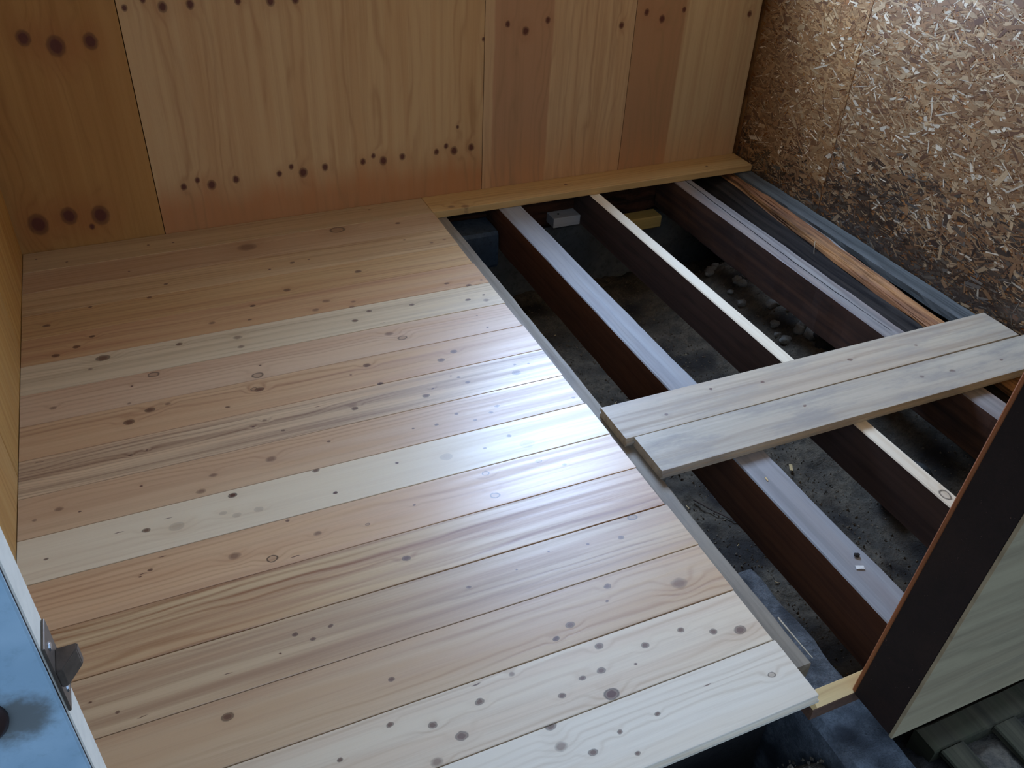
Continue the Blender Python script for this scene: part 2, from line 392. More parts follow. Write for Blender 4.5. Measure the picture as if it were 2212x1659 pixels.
# ------------------------------------------------------------------ back wall of plywood sheets
PK={  # plywood knots: image pixel positions projected onto the wall plane
 0:[(0.184,0.682,0.018,'k'),(0.265,0.653,0.0235,'k'),(0.362,0.66,0.019,'k'),(0.073,0.097,0.0278,'k'),(0.17,0.113,0.023,'k'),(0.265,0.101,0.0258,'k'),(0.23,0.064,0.0083,'k')],
 1:[(0.545,0.164,0.0096,'k'),(0.593,0.182,0.0082,'k'),(0.637,0.158,0.0137,'k'),(0.721,0.167,0.0108,'k'),(0.872,0.168,0.0088,'k'),(0.916,0.188,0.0081,'k'),(0.957,0.161,0.014,'k'),(1.037,0.171,0.0109,'k'),(1.179,0.174,0.0095,'k'),(1.219,0.192,0.0078,'k'),(1.256,0.168,0.0132,'k'),(1.33,0.175,0.0107,'k'),(1.465,0.177,0.0092,'k'),(1.504,0.195,0.0084,'k'),(1.536,0.173,0.0131,'k'),(1.606,0.178,0.0114,'k'),(1.551,0.264,0.0056,'k'),(0.477,0.749,0.0077,'k'),(0.585,0.746,0.0126,'k'),(0.667,0.749,0.0115,'k'),(0.533,0.77,0.0084,'k'),(0.811,0.75,0.0091,'k'),(0.912,0.746,0.013,'k'),(0.991,0.745,0.0103,'k'),(1.648,0.576,0.0059,'k')],
 2:[(1.742,0.622,0.009,'k'),(1.814,0.593,0.0122,'k'),(1.902,0.625,0.0093,'k'),(2.216,0.587,0.0101,'k')],
 3:[(2.321,0.628,0.0102,'k'),(2.394,0.599,0.0116,'k'),(2.49,0.628,0.0082,'k'),(2.808,0.593,0.0101,'k')],
}

wb = tag(empty('wall_back', (1.42, 0.0, 0.0)), 'plywood wall behind the boarded floor', None, None, 'structure')
XS = [-0.02, 0.454, 1.653, 2.275, 2.862]
PT = [((176, 130, 68), (134, 90, 40), (166, 118, 58), 26, 0.35, 0.25, None),
      ((200, 166, 116), (160, 118, 74), (190, 150, 100), 22, 0.48, 0.28, None),
      ((200, 168, 124), (156, 120, 82), (192, 156, 112), 30, 0.45, 0.40, [(1.69, 1.925, (178, 136, 98))]),
      ((196, 168, 124), (156, 124, 84), (190, 156, 114), 30, 0.40, 0.35, [(2.262, 2.50, (172, 130, 92))])]
for i in range(4):
    x0, x1 = XS[i]+0.0012, XS[i+1]-0.0012
    cx, cz = (x0+x1)/2, (WZ0-0.06)/2-0.0
    z0, z1 = -0.026, WZ0-0.05
    cz = (z0+z1)/2
    kn = [(k[1]-cz, k[0]-cx, k[2], 'k') for k in PK.get(i, [])]
    li, da, he, rg, fi, sk, bd = PT[i]
    if bd: bd = [(a-cx, b-cx, c) for a, b, c in bd]
    m = wood('plywood_back_%d' % i, li, da, he, 'zxy', seed=i*0.0+0.0 if False else 50+i*3.3, knots=kn, knot_col=(84, 40, 30), ring=rg, figure=fi,
             streak=sk, hearty=0.6, rough=0.55, spec=0.3, warp=0.05, kasp=1.25, halo_col=(150, 84, 40),
             bands=bd, bump=0.1, zone=[None, (0.06-cz, 0.20-cz, (176, 112, 62), 0.75), (0.0-cz, 0.30-cz, (190, 132, 78), 0.5), (0.0-cz, 0.22-cz, (188, 130, 78), 0.4)][i])
    box('plywood_sheet', x0, x1, 0.0, 0.015, z0, z1, m, wb, 0.0006)
mp = wood('plywood_upper', (196, 148, 84), (150, 98, 46), (188, 134, 70), 'zxy', seed=71, ring=26, figure=0.4, streak=0.3, rough=0.55, spec=0.3, warp=0.05)
box('plywood_sheet', -0.02, WX0-0.05, 0.0, 0.015, WZ0-0.048, 2.30, mp, wb, 0.0006)
box('plywood_sheet', WX1+0.05, 2.862, 0.0, 0.015, WZ0-0.048, 2.30, mp, wb, 0.0006)
box('plywood_sheet', WX0-0.048, WX1+0.048, 0.0, 0.015, WZ1+0.05, 2.30, mp, wb, 0.0006)
# outer cladding behind the sheets keeps the daylight out except at the window
mclad = wood('cladding', (110, 84, 60), (70, 50, 36), (96, 72, 50), 'zxy', seed=5, rough=0.8)
box('cladding', -0.12, WX0-0.001, 0.262, 0.29, -0.30, 2.34, mclad, wb, 0.001)
box('cladding', WX1+0.001, 3.05, 0.262, 0.29, -0.30, 2.34, mclad, wb, 0.001)
box('cladding', WX0, WX1, 0.262, 0.29, -0.30, WZ0-0.001, mclad, wb, 0.001)
box('cladding', WX0, WX1, 0.262, 0.29, WZ1+0.001, 2.34, mclad, wb, 0.001)

mwin = wood('painted_window_wood', (214, 212, 204), (180, 176, 166), (206, 204, 196), 'zxy', seed=9, figure=0.1, streak=0.2, rough=0.45)
wn = tag(empty('window_1', ((WX0+WX1)/2, 0.04, WZ0)), 'small white framed window in the plywood wall', None, None, 'structure')
box('window_frame', WX0-0.05, WX0, 0.0, 0.261, WZ0-0.05, WZ1+0.05, mwin, wn, 0.002)
box('window_frame', WX1, WX1+0.05, 0.0, 0.261, WZ0-0.05, WZ1+0.05, mwin, wn, 0.002)
box('window_sill', WX0, WX1, -0.02, 0.261, WZ0-0.03, WZ0, mwin, wn, 0.003)
box('window_frame', WX0, WX1, 0.0, 0.261, WZ1, WZ1+0.05, mwin, wn, 0.002)
box('mullion', (WX0+WX1)/2-0.012, (WX0+WX1)/2+0.012, 0.19, 0.225, WZ0, WZ1, mwin, wn, 0.002)

# ------------------------------------------------------------------ left wall
wl = tag(empty('wall_left', (-0.01, -1.1, 0.0)), 'plywood wall at the left end of the boards', None, None, 'structure')
for i, (ya, yb) in enumerate([(-0.587, -0.001), (-1.166, -0.587), (-2.40, -1.166)]):
    m = wood('plywood_left_%d' % i, [(196, 152, 82), (190, 148, 84), (192, 150, 90)][i], (150, 104, 50), (184, 136, 70), 'zyx', seed=80+i,
             ring=24, figure=0.35, streak=0.25, hearty=0.5, rough=0.55, spec=0.3, warp=0.05, bump=0.1)
    box('plywood_sheet', -0.015, 0.0, ya+0.0014, yb-0.0014, -0.026, 2.30, m, wl, 0.0006)
box('cladding', -0.12, -0.09, -2.44, 0.261, -0.30, 2.34, mclad, wl, 0.001)

# ------------------------------------------------------------------ right wall of oriented strand board
XO = 2.885
random.seed(11)
tS = NT('osb_strand')
at = tS.t.nodes.new('ShaderNodeAttribute'); at.attribute_name = 'tone'
nz = tS.noise(tS.v('MULTIPLY', tS.coord(), (1, 1, 1)), 260.0, 3.0, 0.6)
mS = tS.fin(tS.mix(tS.mr(nz, 0.35, 0.75, 0.0, 0.45), at.outputs['Color'], tS.mix(0.6, at.outputs['Color'], lin((90, 56, 30)))), 0.36, 0.9)
mO = mottled('osb_core', (150, 98, 50), (112, 68, 34), (170, 118, 64), 40.0, 0.6, 0.3, 0.001, 0.4)
wr = tag(empty('wall_right', (XO, -1.2, 0.0)), 'strand-board wall beside the open joists', None, None, 'structure')

def strands(panel, y0, y1, z0, z1, n, mood, foot_shade, warm):
    vs, fs, cs = [], [], []
    for k in range(n):
        cy, cz = random.uniform(y0, y1), random.uniform(z0, z1)
        big = random.random()
        L = random.uniform(0.016, 0.055) if big < 0.84 else random.uniform(0.05, 0.10)
        W = random.uniform(0.0015, 0.006) if random.random() < 0.78 else random.uniform(0.006, 0.018)
        a = random.gauss(0.0, 0.42) if random.random() < 0.72 else random.uniform(-1.57, 1.57)
        ca, sa = math.cos(a), math.sin(a)
        j = [random.uniform(0.55, 1.0) for _ in range(6)]
        sk = random.uniform(-0.4, 0.4)*W
        pts = [(-L/2*j[0], -W/2), (0, -W/2*(0.9+0.2*j[5])), (L/2*j[1], -W/2*j[2]+sk), (L/2*(0.85+0.15*j[3]), W/2*j[4]+sk), (0.05*L, W/2), (-L/2*(0.8+0.2*j[2]), W/2*j[1])]
        x = -0.0002 - 0.0016*(k/n)
        tl = random.uniform(-0.0004, 0.0004)
        b = len(vs)
        for (p, q) in pts:
            yy = min(max(cy + p*ca - q*sa, y0), y1)
            zz = min(max(cz + p*sa + q*ca, z0), z1)
            vs.append((x + tl*p/L - abs(tl)*0.3, yy, zz))
        fs.append(tuple(b+i for i in range(6)))
        r = random.random()
        if r < 0.07*mood: c = (200, 180, 148)
        elif r < 0.22*mood: c = (170, 138, 96)
        elif r < 0.50: c = (152, 114, 72)
        elif r < 0.78: c = (134, 94, 56)
        elif r < 0.93: c = (118, 80, 48)
        else: c = (98, 64, 40)
        jt = random.uniform(0.88, 1.1)
        # shade at the wall's foot, painted in as patches of darker strands
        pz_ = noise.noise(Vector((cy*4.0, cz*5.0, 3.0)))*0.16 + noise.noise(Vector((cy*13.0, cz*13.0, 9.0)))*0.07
        pr_ = min(0.88, (foot_shade + pz_ - cz)/0.30)
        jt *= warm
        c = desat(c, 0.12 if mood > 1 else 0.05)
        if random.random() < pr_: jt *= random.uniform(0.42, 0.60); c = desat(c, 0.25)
        cs.append(lin(tuple(min(255, v*jt) for v in c)))
    me = bpy.data.meshes.new('strand_layer')
    me.from_pydata(vs, [], fs); me.update()
    ca_ = me.attributes.new('tone', 'FLOAT_COLOR', 'FACE')
    for i, c in enumerate(cs): ca_.data[i].color = c
    # faces look into the room (-x)
    bm = bmesh.new(); bm.from_mesh(me)
    for f_ in bm.faces:
        if f_.normal.x > 0: f_.normal_flip()
    bm.to_mesh(me); bm.free()
    o = link('strand_layer', me, mS, panel, Vector((XO, 0, 0)) - wloc(panel))
    o['kind'] = 'stuff'
    return o

p1 = box('osb_panel', XO, XO+0.012, -0.561, 0.06, -0.04, 2.30, mO, wr, 0.0006)
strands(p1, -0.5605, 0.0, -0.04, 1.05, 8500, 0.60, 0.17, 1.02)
p2 = box('osb_panel', XO, XO+0.012, -1.80, -0.5630, -0.04, 2.30, mO, wr, 0.0006)
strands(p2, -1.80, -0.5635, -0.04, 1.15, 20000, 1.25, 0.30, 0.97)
p3 = box('osb_panel', XO, XO+0.012, -2.42, -1.803, -0.04, 2.30, mO, wr, 0.0006)
box('cladding', 2.99, 3.02, -2.5, 0.261, -0.30, 2.34, mclad, wr, 0.001)

# ------------------------------------------------------------------ ceiling
mc = wood('ceiling_boards', (150, 118, 82), (100, 74, 48), (134, 100, 68), 'xyz', seed=91, rough=0.7)
ce = box('ceiling', -0.12, 3.05, -2.50, 0.30, 2.34, 2.37, mc, None, 0.001)
tag(ce, 'boarded ceiling of the room', None, None, 'structure')

# ------------------------------------------------------------------ foundation and earth under the floor
mcon = mottled('old_concrete', (92, 94, 90), (112, 112, 104), (72, 76, 76), 9.0, 0.92, 0.5, 0.004)
mcon2 = mottled('gritty_concrete', (76, 80, 82), (104, 108, 110), (54, 57, 60), 55.0, 0.92, 1.0, 0.006, speck=0.4, speck_col=(104, 108, 110))
fb = tag(empty('wall_foundation', (1.4, 0.1, -0.5)), 'concrete foundation below the plywood wall', None, None, 'structure')
timber('foundation_face', -0.1, 3.0, 0.0, 0.30, -0.75, -0.225, mcon, 0.012, 0.06, fb, 3, 'x', 0.01)
mdk = mottled('dark_foundation', (44, 42, 40), (58, 54, 50), (36, 34, 32), 12.0, 0.95, 0.6, 0.006)  # for unseen foundation walls added to keep skylight out from under the floor
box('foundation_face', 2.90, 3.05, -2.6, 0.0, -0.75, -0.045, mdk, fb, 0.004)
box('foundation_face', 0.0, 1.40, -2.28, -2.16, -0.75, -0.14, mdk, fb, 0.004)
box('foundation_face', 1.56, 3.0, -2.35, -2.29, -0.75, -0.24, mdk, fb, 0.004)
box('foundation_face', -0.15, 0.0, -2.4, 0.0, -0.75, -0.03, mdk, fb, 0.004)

def sm(a, b, x):
    t = min(1, max(0, (x-a)/(b-a))); return t*t*(3-2*t)
nx, ny = 230, 270
gx0, gx1, gy0, gy1 = 1.0, 3.0, -3.3, 0.02
vs, fs = [], []
for j in range(ny+1):
    for i in range(nx+1):
        x = gx0+(gx1-gx0)*i/nx; y = gy0+(gy1-gy0)*j/ny
        z = -0.525 + 0.23*sm(2.30, 2.62, x + 0.05*noise.noise(Vector((y*3, x, 0))))*sm(-0.1, -0.45, y)
        z += 0.20*sm(-2.05, -2.50, y)
        z += 0.19*sm(-2.30, -2.42, y)*sm(1.50, 1.40, x)
        p = Vector((x, y, 0))
        z += 0.020*noise.noise(p*4) + 0.012*noise.noise(p*13) + 0.008*noise.noise(p*37) + 0.004*noise.noise(p*90)
        vs.append((x, y, z))
for j in range(ny):
    for i in range(nx):
        a = j*(nx+1)+i
        fs.append((a, a+1, a+nx+2, a+nx+1))
me = bpy.data.meshes.new('ground'); me.from_pydata(vs, [], fs); me.update()
mg = mottled('damp_earth', (80, 74, 64), (108, 98, 82), (50, 47, 44), 26.0, 0.92, 1.0, 0.010, speck=0.35, speck_col=(120, 104, 78))
od = tag(link('ground_outside', box_mesh('ground_outside', 60, 60, 0.1, 0), mg, None, (0, 0, -0.82)), 'unseen dark ground plane added to block light from below', None, None, 'structure')  # added out of view to block sky light from under the horizon
gr = tag(link('ground', me, mg, None, (0, 0, 0), True), 'bare dark earth under the open joists', None, None, 'structure')

# old sill beam behind the joist ends
mbe = wood('rotten_beam', (78, 50, 34), (30, 20, 16), (58, 36, 26), 'xyz', seed=101, ring=40, figure=0.6, streak=0.9, rough=0.85, spec=0.2, grime=0.6, grime_col=(24, 20, 18), bump=0.6)
o = timber('sill_beam', 1.32, 2.88, -0.005, 0.085, -0.222, -0.030, mbe, 0.014, 0.03, None, 2, 'x', 0.02)
tag(o, 'dark rotten sill beam running below the plywood wall', 'beam')

# ------------------------------------------------------------------ joists
mled = wood('ledger_wood', (142, 132, 112), (92, 82, 66), (124, 112, 94), 'yxz', seed=111, ring=60, figure=0.3, streak=0.5, rough=0.6, grime=0.5, grime_col=(88, 80, 70),
            knots=())
o = timber('floor_joist', 1.352, 1.456, -2.283, -0.012, -0.098, -0.0285, mled, 0.0025, 0.04, None, 5, 'y', 0.003)
tag(o, 'grey joist under the sawn ends of the laid floorboards', 'joist')

mA = wood('weathered_joist', (148, 150, 150), (100, 100, 100), (136, 122, 108), 'yxz', seed=121, ring=50, figure=0.25, streak=0.4, hearty=0.35, rough=0.6, grime=0.45,
          grime_col=(124, 122, 124))
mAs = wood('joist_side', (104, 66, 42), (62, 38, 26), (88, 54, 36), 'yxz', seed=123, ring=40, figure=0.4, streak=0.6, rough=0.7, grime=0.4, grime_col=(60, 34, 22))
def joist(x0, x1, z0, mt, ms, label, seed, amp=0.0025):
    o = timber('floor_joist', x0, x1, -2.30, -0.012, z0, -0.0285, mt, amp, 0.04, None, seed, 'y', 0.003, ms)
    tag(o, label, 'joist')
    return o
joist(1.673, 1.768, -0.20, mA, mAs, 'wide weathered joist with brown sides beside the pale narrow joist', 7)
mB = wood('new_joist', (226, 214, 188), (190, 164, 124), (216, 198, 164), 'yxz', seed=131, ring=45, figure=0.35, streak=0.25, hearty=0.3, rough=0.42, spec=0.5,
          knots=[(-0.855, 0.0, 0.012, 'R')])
mBs = wood('new_joist_shaded_side', (86, 68, 60), (54, 42, 38), (72, 56, 50), 'yxz', seed=133, ring=90, figure=0.4, streak=0.5, rough=0.7)  # same pale timber, with the shade on its sides put into the colour
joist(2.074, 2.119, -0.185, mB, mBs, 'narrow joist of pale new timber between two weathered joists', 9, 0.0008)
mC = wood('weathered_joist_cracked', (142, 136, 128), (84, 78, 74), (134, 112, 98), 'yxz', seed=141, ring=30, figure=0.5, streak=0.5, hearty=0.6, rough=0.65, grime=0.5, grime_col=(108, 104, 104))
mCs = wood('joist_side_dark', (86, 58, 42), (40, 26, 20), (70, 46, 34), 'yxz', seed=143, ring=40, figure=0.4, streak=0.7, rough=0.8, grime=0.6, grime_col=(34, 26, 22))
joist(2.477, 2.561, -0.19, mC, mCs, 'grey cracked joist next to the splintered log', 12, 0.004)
# long drying crack in the grey joist: a thin dark sliver
crk = []
for k in range(40):
    y = -0.05 - 1.32*k/39
    crk.append((2.535 - 0.022*math.sin(k*0.06) + 0.003*noise.noise(Vector((k*0.5, 0, 0))), y))
JC = [o for o in COL.objects if o.get('label', '').startswith('grey cracked joist')][0]
vs, fs = [], []
for k, (x, y) in enumerate(crk):
    w = 0.0011*(0.6+abs(noise.noise(Vector((k*0.7, 3, 0)))))*(1 if 0 < k < 39 else 0.1)
    vs += [(x-w, y, 0), (x+w, y, 0), (x+w, y, -0.004), (x-w, y, -0.004)]
for k in range(39):
    a = 4*k
    for q in range(4):
        fs.append((a+q, a+(q+1) % 4, a+4+(q+1) % 4, a+4+q))
me = bpy.data.meshes.new('crack'); me.from_pydata(vs, [], fs); me.update()
mblk = plain('black_crack', (18, 16, 16), 0.9)
link('crack', me, mblk, JC, Vector((0, 0, -0.0268)) - JC.location)

# ------------------------------------------------------------------ old log and sill along the strand-board wall
def log_mesh(name, path, rad, n_ang, amp, ang=(0.0, 2*math.pi), seed=0.0, squash=1.0):
    vs, fs = [], []
    for i, p in enumerate(path):
        for j in range(n_ang):
            a = ang[0] + (ang[1]-ang[0])*j/n_ang
            d = Vector((math.cos(a), p[1]*1.2, math.sin(a)))
            k = 1 + amp*noise.noise(Vector((math.cos(a)*3+seed, p[1]*1.3, math.sin(a)*3))) + amp*0.7*noise.noise(Vector((math.cos(a)*11, p[1]*2.0+seed, math.sin(a)*11)))
            vs.append((p[0]+math.cos(a)*rad*k, p[1], p[2]+math.sin(a)*rad*k*squash))
    for i in range(len(path)-1):
        for j in range(n_ang):
            a, b = i*n_ang+j, i*n_ang+(j+1) % n_ang
            fs.append((a, b, b+n_ang, a+n_ang))
    fs.append(tuple(range(n_ang))); fs.append(tuple(range((len(path)-1)*n_ang, len(path)*n_ang))[::-1])
    me = bpy.data.meshes.new(name); me.from_pydata(vs, [], fs); me.update()
    bm = bmesh.new(); bm.from_mesh(me); bmesh.ops.recalc_face_normals(bm, faces=bm.faces); bm.to_mesh(me); bm.free()
    return me
mlog = wood('rotten_log_skin', (54, 48, 42), (22, 18, 16), (42, 34, 28), 'yxz', seed=151, ring=50, figure=0.6, streak=0.9, rough=0.85, spec=0.2, grime=0.5, grime_col=(26, 24, 24), bump=0.8)
mhw = wood('splintered_heartwood', (176, 124, 72), (70, 42, 26), (134, 84, 48), 'yxz', seed=157, ring=60, figure=0.7, streak=0.9, hearty=0.8, rough=0.75, grime=0.35, grime_col=(60, 38, 26), bump=0.9)
mgw = wood('grey_sapwood', (176, 172, 164), (70, 64, 58), (140, 128, 116), 'yxz', seed=159, ring=60, figure=0.5, streak=0.7, rough=0.75, grime=0.3, bump=0.6)
lg = empty('rotten_log', (2.75, -1.2, -0.23))
tag(lg, 'rotten splintered log lying beside the strand-board wall', 'log')
def lp(x0, x1, z, n=60, ya=-0.03, yb=-2.28):
    return [(x0+(x1-x0)*i/n*(ya-yb)/1.25, ya+(yb-ya)*i/n, z+0.004*math.sin(i*0.4)) for i in range(n+1)]
def at_parent(o, par):
    o.location = Vector(o.location) - wloc(par); o.parent = par
o = link('log_body', log_mesh('log_body', lp(2.745, 2.69, -0.150), 0.085, 26, 0.10, seed=1.0), mlog); at_parent(o, lg)
def splinters(name, path, width, count, seed, zt):
    """torn heartwood: many long tapering slivers lying along the log"""
    rnd = random.Random(seed)
    vs, fs = [], []
    ya, yb = path[0][1], path[-1][1]
    def px_(y):
        t = (y-ya)/(yb-ya); return path[0][0] + (path[-1][0]-path[0][0])*t
    for k in range(count):
        L = rnd.uniform(0.25, 0.9); y0 = rnd.uniform(ya-0.15, yb+0.5*L); y1 = max(yb, y0-L); y0 = min(ya, y0)
        off = rnd.uniform(-width, width); r = rnd.uniform(0.004, 0.010); dr_ = rnd.uniform(-0.012, 0.012)
        z = zt - r*0.6 - abs(off)*rnd.uniform(0.35, 0.75)
        n = 10; b0 = len(vs); sd = rnd.uniform(0, 50)
        for i in range(n+1):
            t = i/n; y = y0+(y1-y0)*t
            rr = r*max(0.08, min(1.0, 6*t, 6*(1-t)))*(1+0.35*noise.noise(Vector((sd, y*9, 0))))
            cx = px_(y)+off+dr_*t+0.004*noise.noise(Vector((y*5, sd, 1)))
            cz = z+0.003*noise.noise(Vector((y*6, sd, 7)))
            for a in range(5):
                an = a*1.2566+sd
                vs.append((cx+rr*math.cos(an), y, cz+rr*math.sin(an)))
        for i in range(n):
            for a in range(5):
                p, q = b0+i*5+a, b0+i*5+(a+1) % 5
                fs.append((p, p+5, q+5, q))
    me = bpy.data.meshes.new(name); me.from_pydata(vs, [], fs); me.update()
    bm = bmesh.new(); bm.from_mesh(me); bmesh.ops.recalc_face_normals(bm, faces=bm.faces); bm.to_mesh(me); bm.free()
    return me
o = link('heartwood', splinters('heartwood', [(2.795, -0.03), (2.66, -2.28)], 0.030, 150, 3, -0.032), mhw); at_parent(o, lg)
o = link('heartwood', log_mesh('heartwood', lp(2.790, 2.716, -0.075), 0.030, 18, 0.30, seed=4.0, squash=0.9), mhw); at_parent(o, lg)
o = link('sapwood', log_mesh('sapwood', [(2.797-0.035*(i/24), -0.55-0.45*i/24, -0.046-0.010*abs(i-12)/12) for i in range(25)], 0.010, 12, 0.5, seed=6.0), mgw); at_parent(o, lg)
# a splinter standing off the log
def stick(name, p0, p1, r, mat, bend=0.0, n=6, seed=0):
    a, b = Vector(p0), Vector(p1)
    c0 = Vector(p0)
    pts = []
    side = (b-a).cross(Vector((0.3, 0.2, 1))).normalized()
    for i in range(n+1):
        t = i/n
        pts.append(a.lerp(b, t) + side*bend*math.sin(math.pi*t) + Vector((noise.noise(Vector((seed, t*5, 0))), noise.noise(Vector((t*5, seed, 2))), 0))*bend*0.3)
    vs, fs = [], []
    d = (b-a).normalized()
    u_ = d.orthogonal().normalized(); w_ = d.cross(u_)
    for i, p in enumerate(pts):
        rr = r*(1-0.5*i/n)
        for k in range(5):
            an = k*2*math.pi/5
            vs.append(p + (u_*math.cos(an)+w_*math.sin(an))*rr - c0)
    for i in range(n):
        for k in range(5):
            x, y = i*5+k, i*5+(k+1) % 5
            fs.append((x, y, y+5, x+5))
    fs.append((4, 3, 2, 1, 0)); fs.append(tuple(range(n*5, n*5+5)))
    me = bpy.data.meshes.new(name); me.from_pydata([tuple(v) for v in vs], [], fs); me.update()
    return link(name, me, mat, None, c0)
mpal = plain('pale_splinter', (206, 190, 160), 0.7)
o = stick('splinter', (2.700, -0.775, -0.030), (2.684, -0.805, -0.075), 0.0018, mpal, 0.002); at_parent(o, lg)

msl = wood('grey_sill', (96, 98, 94), (50, 52, 50), (82, 82, 78), 'yxz', seed=161, ring=60, figure=0.4, streak=0.6, rough=0.8, grime=0.4, grime_col=(50, 50, 48))
o = timber('sill_board', 2.806, 2.880, -2.30, -0.02, -0.070, -0.032, msl, 0.006, 0.04, None, 21, 'y', 0.006)
tag(o, 'grey weathered sill board along the foot of the strand-board wall', 'board')

# ------------------------------------------------------------------ two loose planks across the joists
mP1 = wood('loose_plank_a', (186, 172, 146), (132, 112, 90), (176, 156, 132), 'xyz', seed=171, ring=40, figure=0.35, streak=0.5, rough=0.5, grime=0.55, grime_col=(148, 140, 128),
           knots=[(-0.38, 0.035, 0.004, 'D'), (-0.22, 0.01, 0.004, 'D'), (-0.56, -0.02, 0.004, 'd'), (0.10, 0.01, 0.006, 'd'), (0.35, 0.0, 0.005, 's')])
mP2 = wood('loose_plank_b', (186, 176, 154), (134, 118, 98), (174, 160, 138), 'xyz', seed=177, ring=40, figure=0.2, streak=0.35, rough=0.5, grime=0.75, grime_col=(142, 136, 126),
           knots=[(0.33, 0.0, 0.006, 'd'), (0.22, 0.01, 0.005, 'd'), (-0.2, 0.02, 0.005, 's'), (0.52, -0.01, 0.005, 's')])
def loose(x0, x1, y0, y1, mat, label, rz):
    me = floorboard_mesh(x1-x0, y1-y0, TH)
    c = ((x0+x1)/2, (y0+y1)/2, -TH/2+0.0002)
    o = link('loose_plank', me, mat, None, c)
    o.rotation_euler = (0, 0, rz)
    tag(o, label, 'plank', 'loose planks across the joists')
    return o
loose(1.429, 2.856, -1.5615, -1.421, mP1, 'loose plank across the joists, its edge towards the plywood wall bare', 0.001)
loose(1.452, 2.880, -1.705, -1.5645, mP2, 'stained loose plank across the joists, set forward of its neighbour', -0.002)

# ------------------------------------------------------------------ front threshold: concrete strip, batten
o = timber('concrete_kerb', 1.420, 1.551, -3.0, -1.985, -0.62, -0.098, mcon2, 0.008, 0.03, None, 31, 'y', 0.014)
tag(o, 'rough grey concrete kerb running under the batten and the jamb', 'kerb')
mbat = wood('raw_batten', (212, 182, 124), (160, 120, 70), (200, 166, 108), 'xyz', seed=181, ring=60, figure=0.3, streak=0.3, rough=0.55)
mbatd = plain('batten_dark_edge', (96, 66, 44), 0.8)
o = timber('batten', 1.386, 1.62, -2.373, -2.336, -0.062, -0.0285, mbat, 0.001, 0.03, None, 33, 'x', 0.0015)
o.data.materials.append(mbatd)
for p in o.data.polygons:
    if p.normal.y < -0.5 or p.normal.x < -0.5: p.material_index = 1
tag(o, 'short pale batten under the corner of the front floorboard', 'batten')
o = stick('splinter', (1.4625, -2.165, -0.030), (1.465, -2.275, -0.030), 0.0022, mpal, 0.001)
tag(o, 'long pale splinter along the cut end of the grey joist', 'splinter')

# ------------------------------------------------------------------ partition right of the doorway, a little out of plumb
LEAN = 0.078
def leaning(name, x0, x1, y0, y1, z0, z1, mat, parent, bev=0.001):
    o = box(name, x0, x1, y0, y1, z0, z1, mat, parent, bev)
    c = Vector(((x0+x1)/2, (y0+y1)/2, (z0+z1)/2))
    for v in o.data.vertices:
        v.co.x += LEAN*(v.co.z + c.z + 0.028)
    return o
mj = mottled('dark_brown_board', (34, 23, 18), (28, 19, 14), (40, 27, 20), 30.0, 0.75, 0.3, 0.001, 0.25, speck=0.5, speck_col=(120, 92, 78))
me_ = wood('lit_raw_edge', (150, 88, 44), (110, 60, 28), (138, 76, 36), 'zyx', seed=191, rough=0.7)  # raw wood coloured lighter for the window light caught along this edge
mfp = wood('partition_plywood', (154, 138, 104), (110, 94, 68), (142, 124, 92), 'xzy', seed=195, ring=14, figure=0.35, streak=0.4, hearty=0.6, rough=0.6, warp=0.05, grime=0.35, grime_col=(104, 92, 70))
wf = tag(empty('wall_front', (1.9, -2.42, -0.03)), 'dark-sided partition end right of the doorway', None, None, 'structure')
leaning('jamb_board', 1.486, 1.500, -2.468, -2.374, -0.028, 2.30, mj, wf)
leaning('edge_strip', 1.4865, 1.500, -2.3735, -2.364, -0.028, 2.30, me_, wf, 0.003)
leaning('plywood_sheet', 1.4855, 3.02, -2.4765, -2.469, -0.030, 2.30, mfp, wf, 0.0006)
leaning('stud', 1.501, 1.545, -2.4685, -2.374, -0.028, 2.30, mclad, wf, 0.001)
leaning('inner_sheet', 1.5005, 2.99, -2.3735, -2.366, -0.0275, 2.30, mp, wf, 0.0006)

# ------------------------------------------------------------------ door leaf left of the doorway
tD = NT('pale_blue_paint')
Pd = tD.coord()
n1 = tD.noise(Pd, 14.0, 5.0, 0.6); n2 = tD.noise(Pd, 90.0, 4.0, 0.7)
cD = tD.mix(tD.mr(n1, 0.35, 0.65), lin((164, 188, 196)), lin((148, 174, 184)))
cD = tD.mix(tD.mr(n2, 0.5, 0.75, 0, 0.4), cD, lin((126, 150, 156)))
# grubby patch round the knob
dk = tD.v('LENGTH', tD.v('MULTIPLY', tD.v('ADD', tD.v('SUBTRACT', Pd, (0.3446, 0.0, -0.066)), tD.v('MULTIPLY', tD.v('SUBTRACT', tD.noise(Pd, 60.0, 4.0, 0.7, color=True), (0.5, 0.5, 0.5)), (0.03, 0.0, 0.03))), (1/0.030, 0, 1/0.028)))
cD = tD.mix(tD.mr(dk, 1.15, 0.45, 0, 0.8), cD, lin((92, 84, 68)))
mD = tD.fin(cD, 0.5, 0.4)
mDe = plain('cream_door_edge', (236, 226, 204), 0.55, 0.0, 0.5, 0.12)
mSt = plain('dull_steel', (112, 98, 84), 0.45, 0.55)
mScr = plain('screw_steel', (200, 204, 204), 0.25, 0.9)
mKn = plain('dark_knob', (52, 34, 28), 0.45)
dr = tag(empty('door_1', (-0.05, -2.58, 0.02)), 'pale blue door leaf with latch', None, None, 'structure')
box('door_leaf', -0.45, 0.297, -2.5950, -2.5655, 0.02, 2.0, mDe, dr, 0.002)
box('face_panel', -0.45, 0.2968, -2.6015, -2.598, 0.02, 2.0, mD, dr, 0.0012)
box('seam', -0.45, 0.2964, -2.5979, -2.5951, 0.02, 2.0, plain('seam_shadow', (40, 34, 28), 0.9), dr, 0.0002)  # dark strip filling the gap, its shadow put into the colour
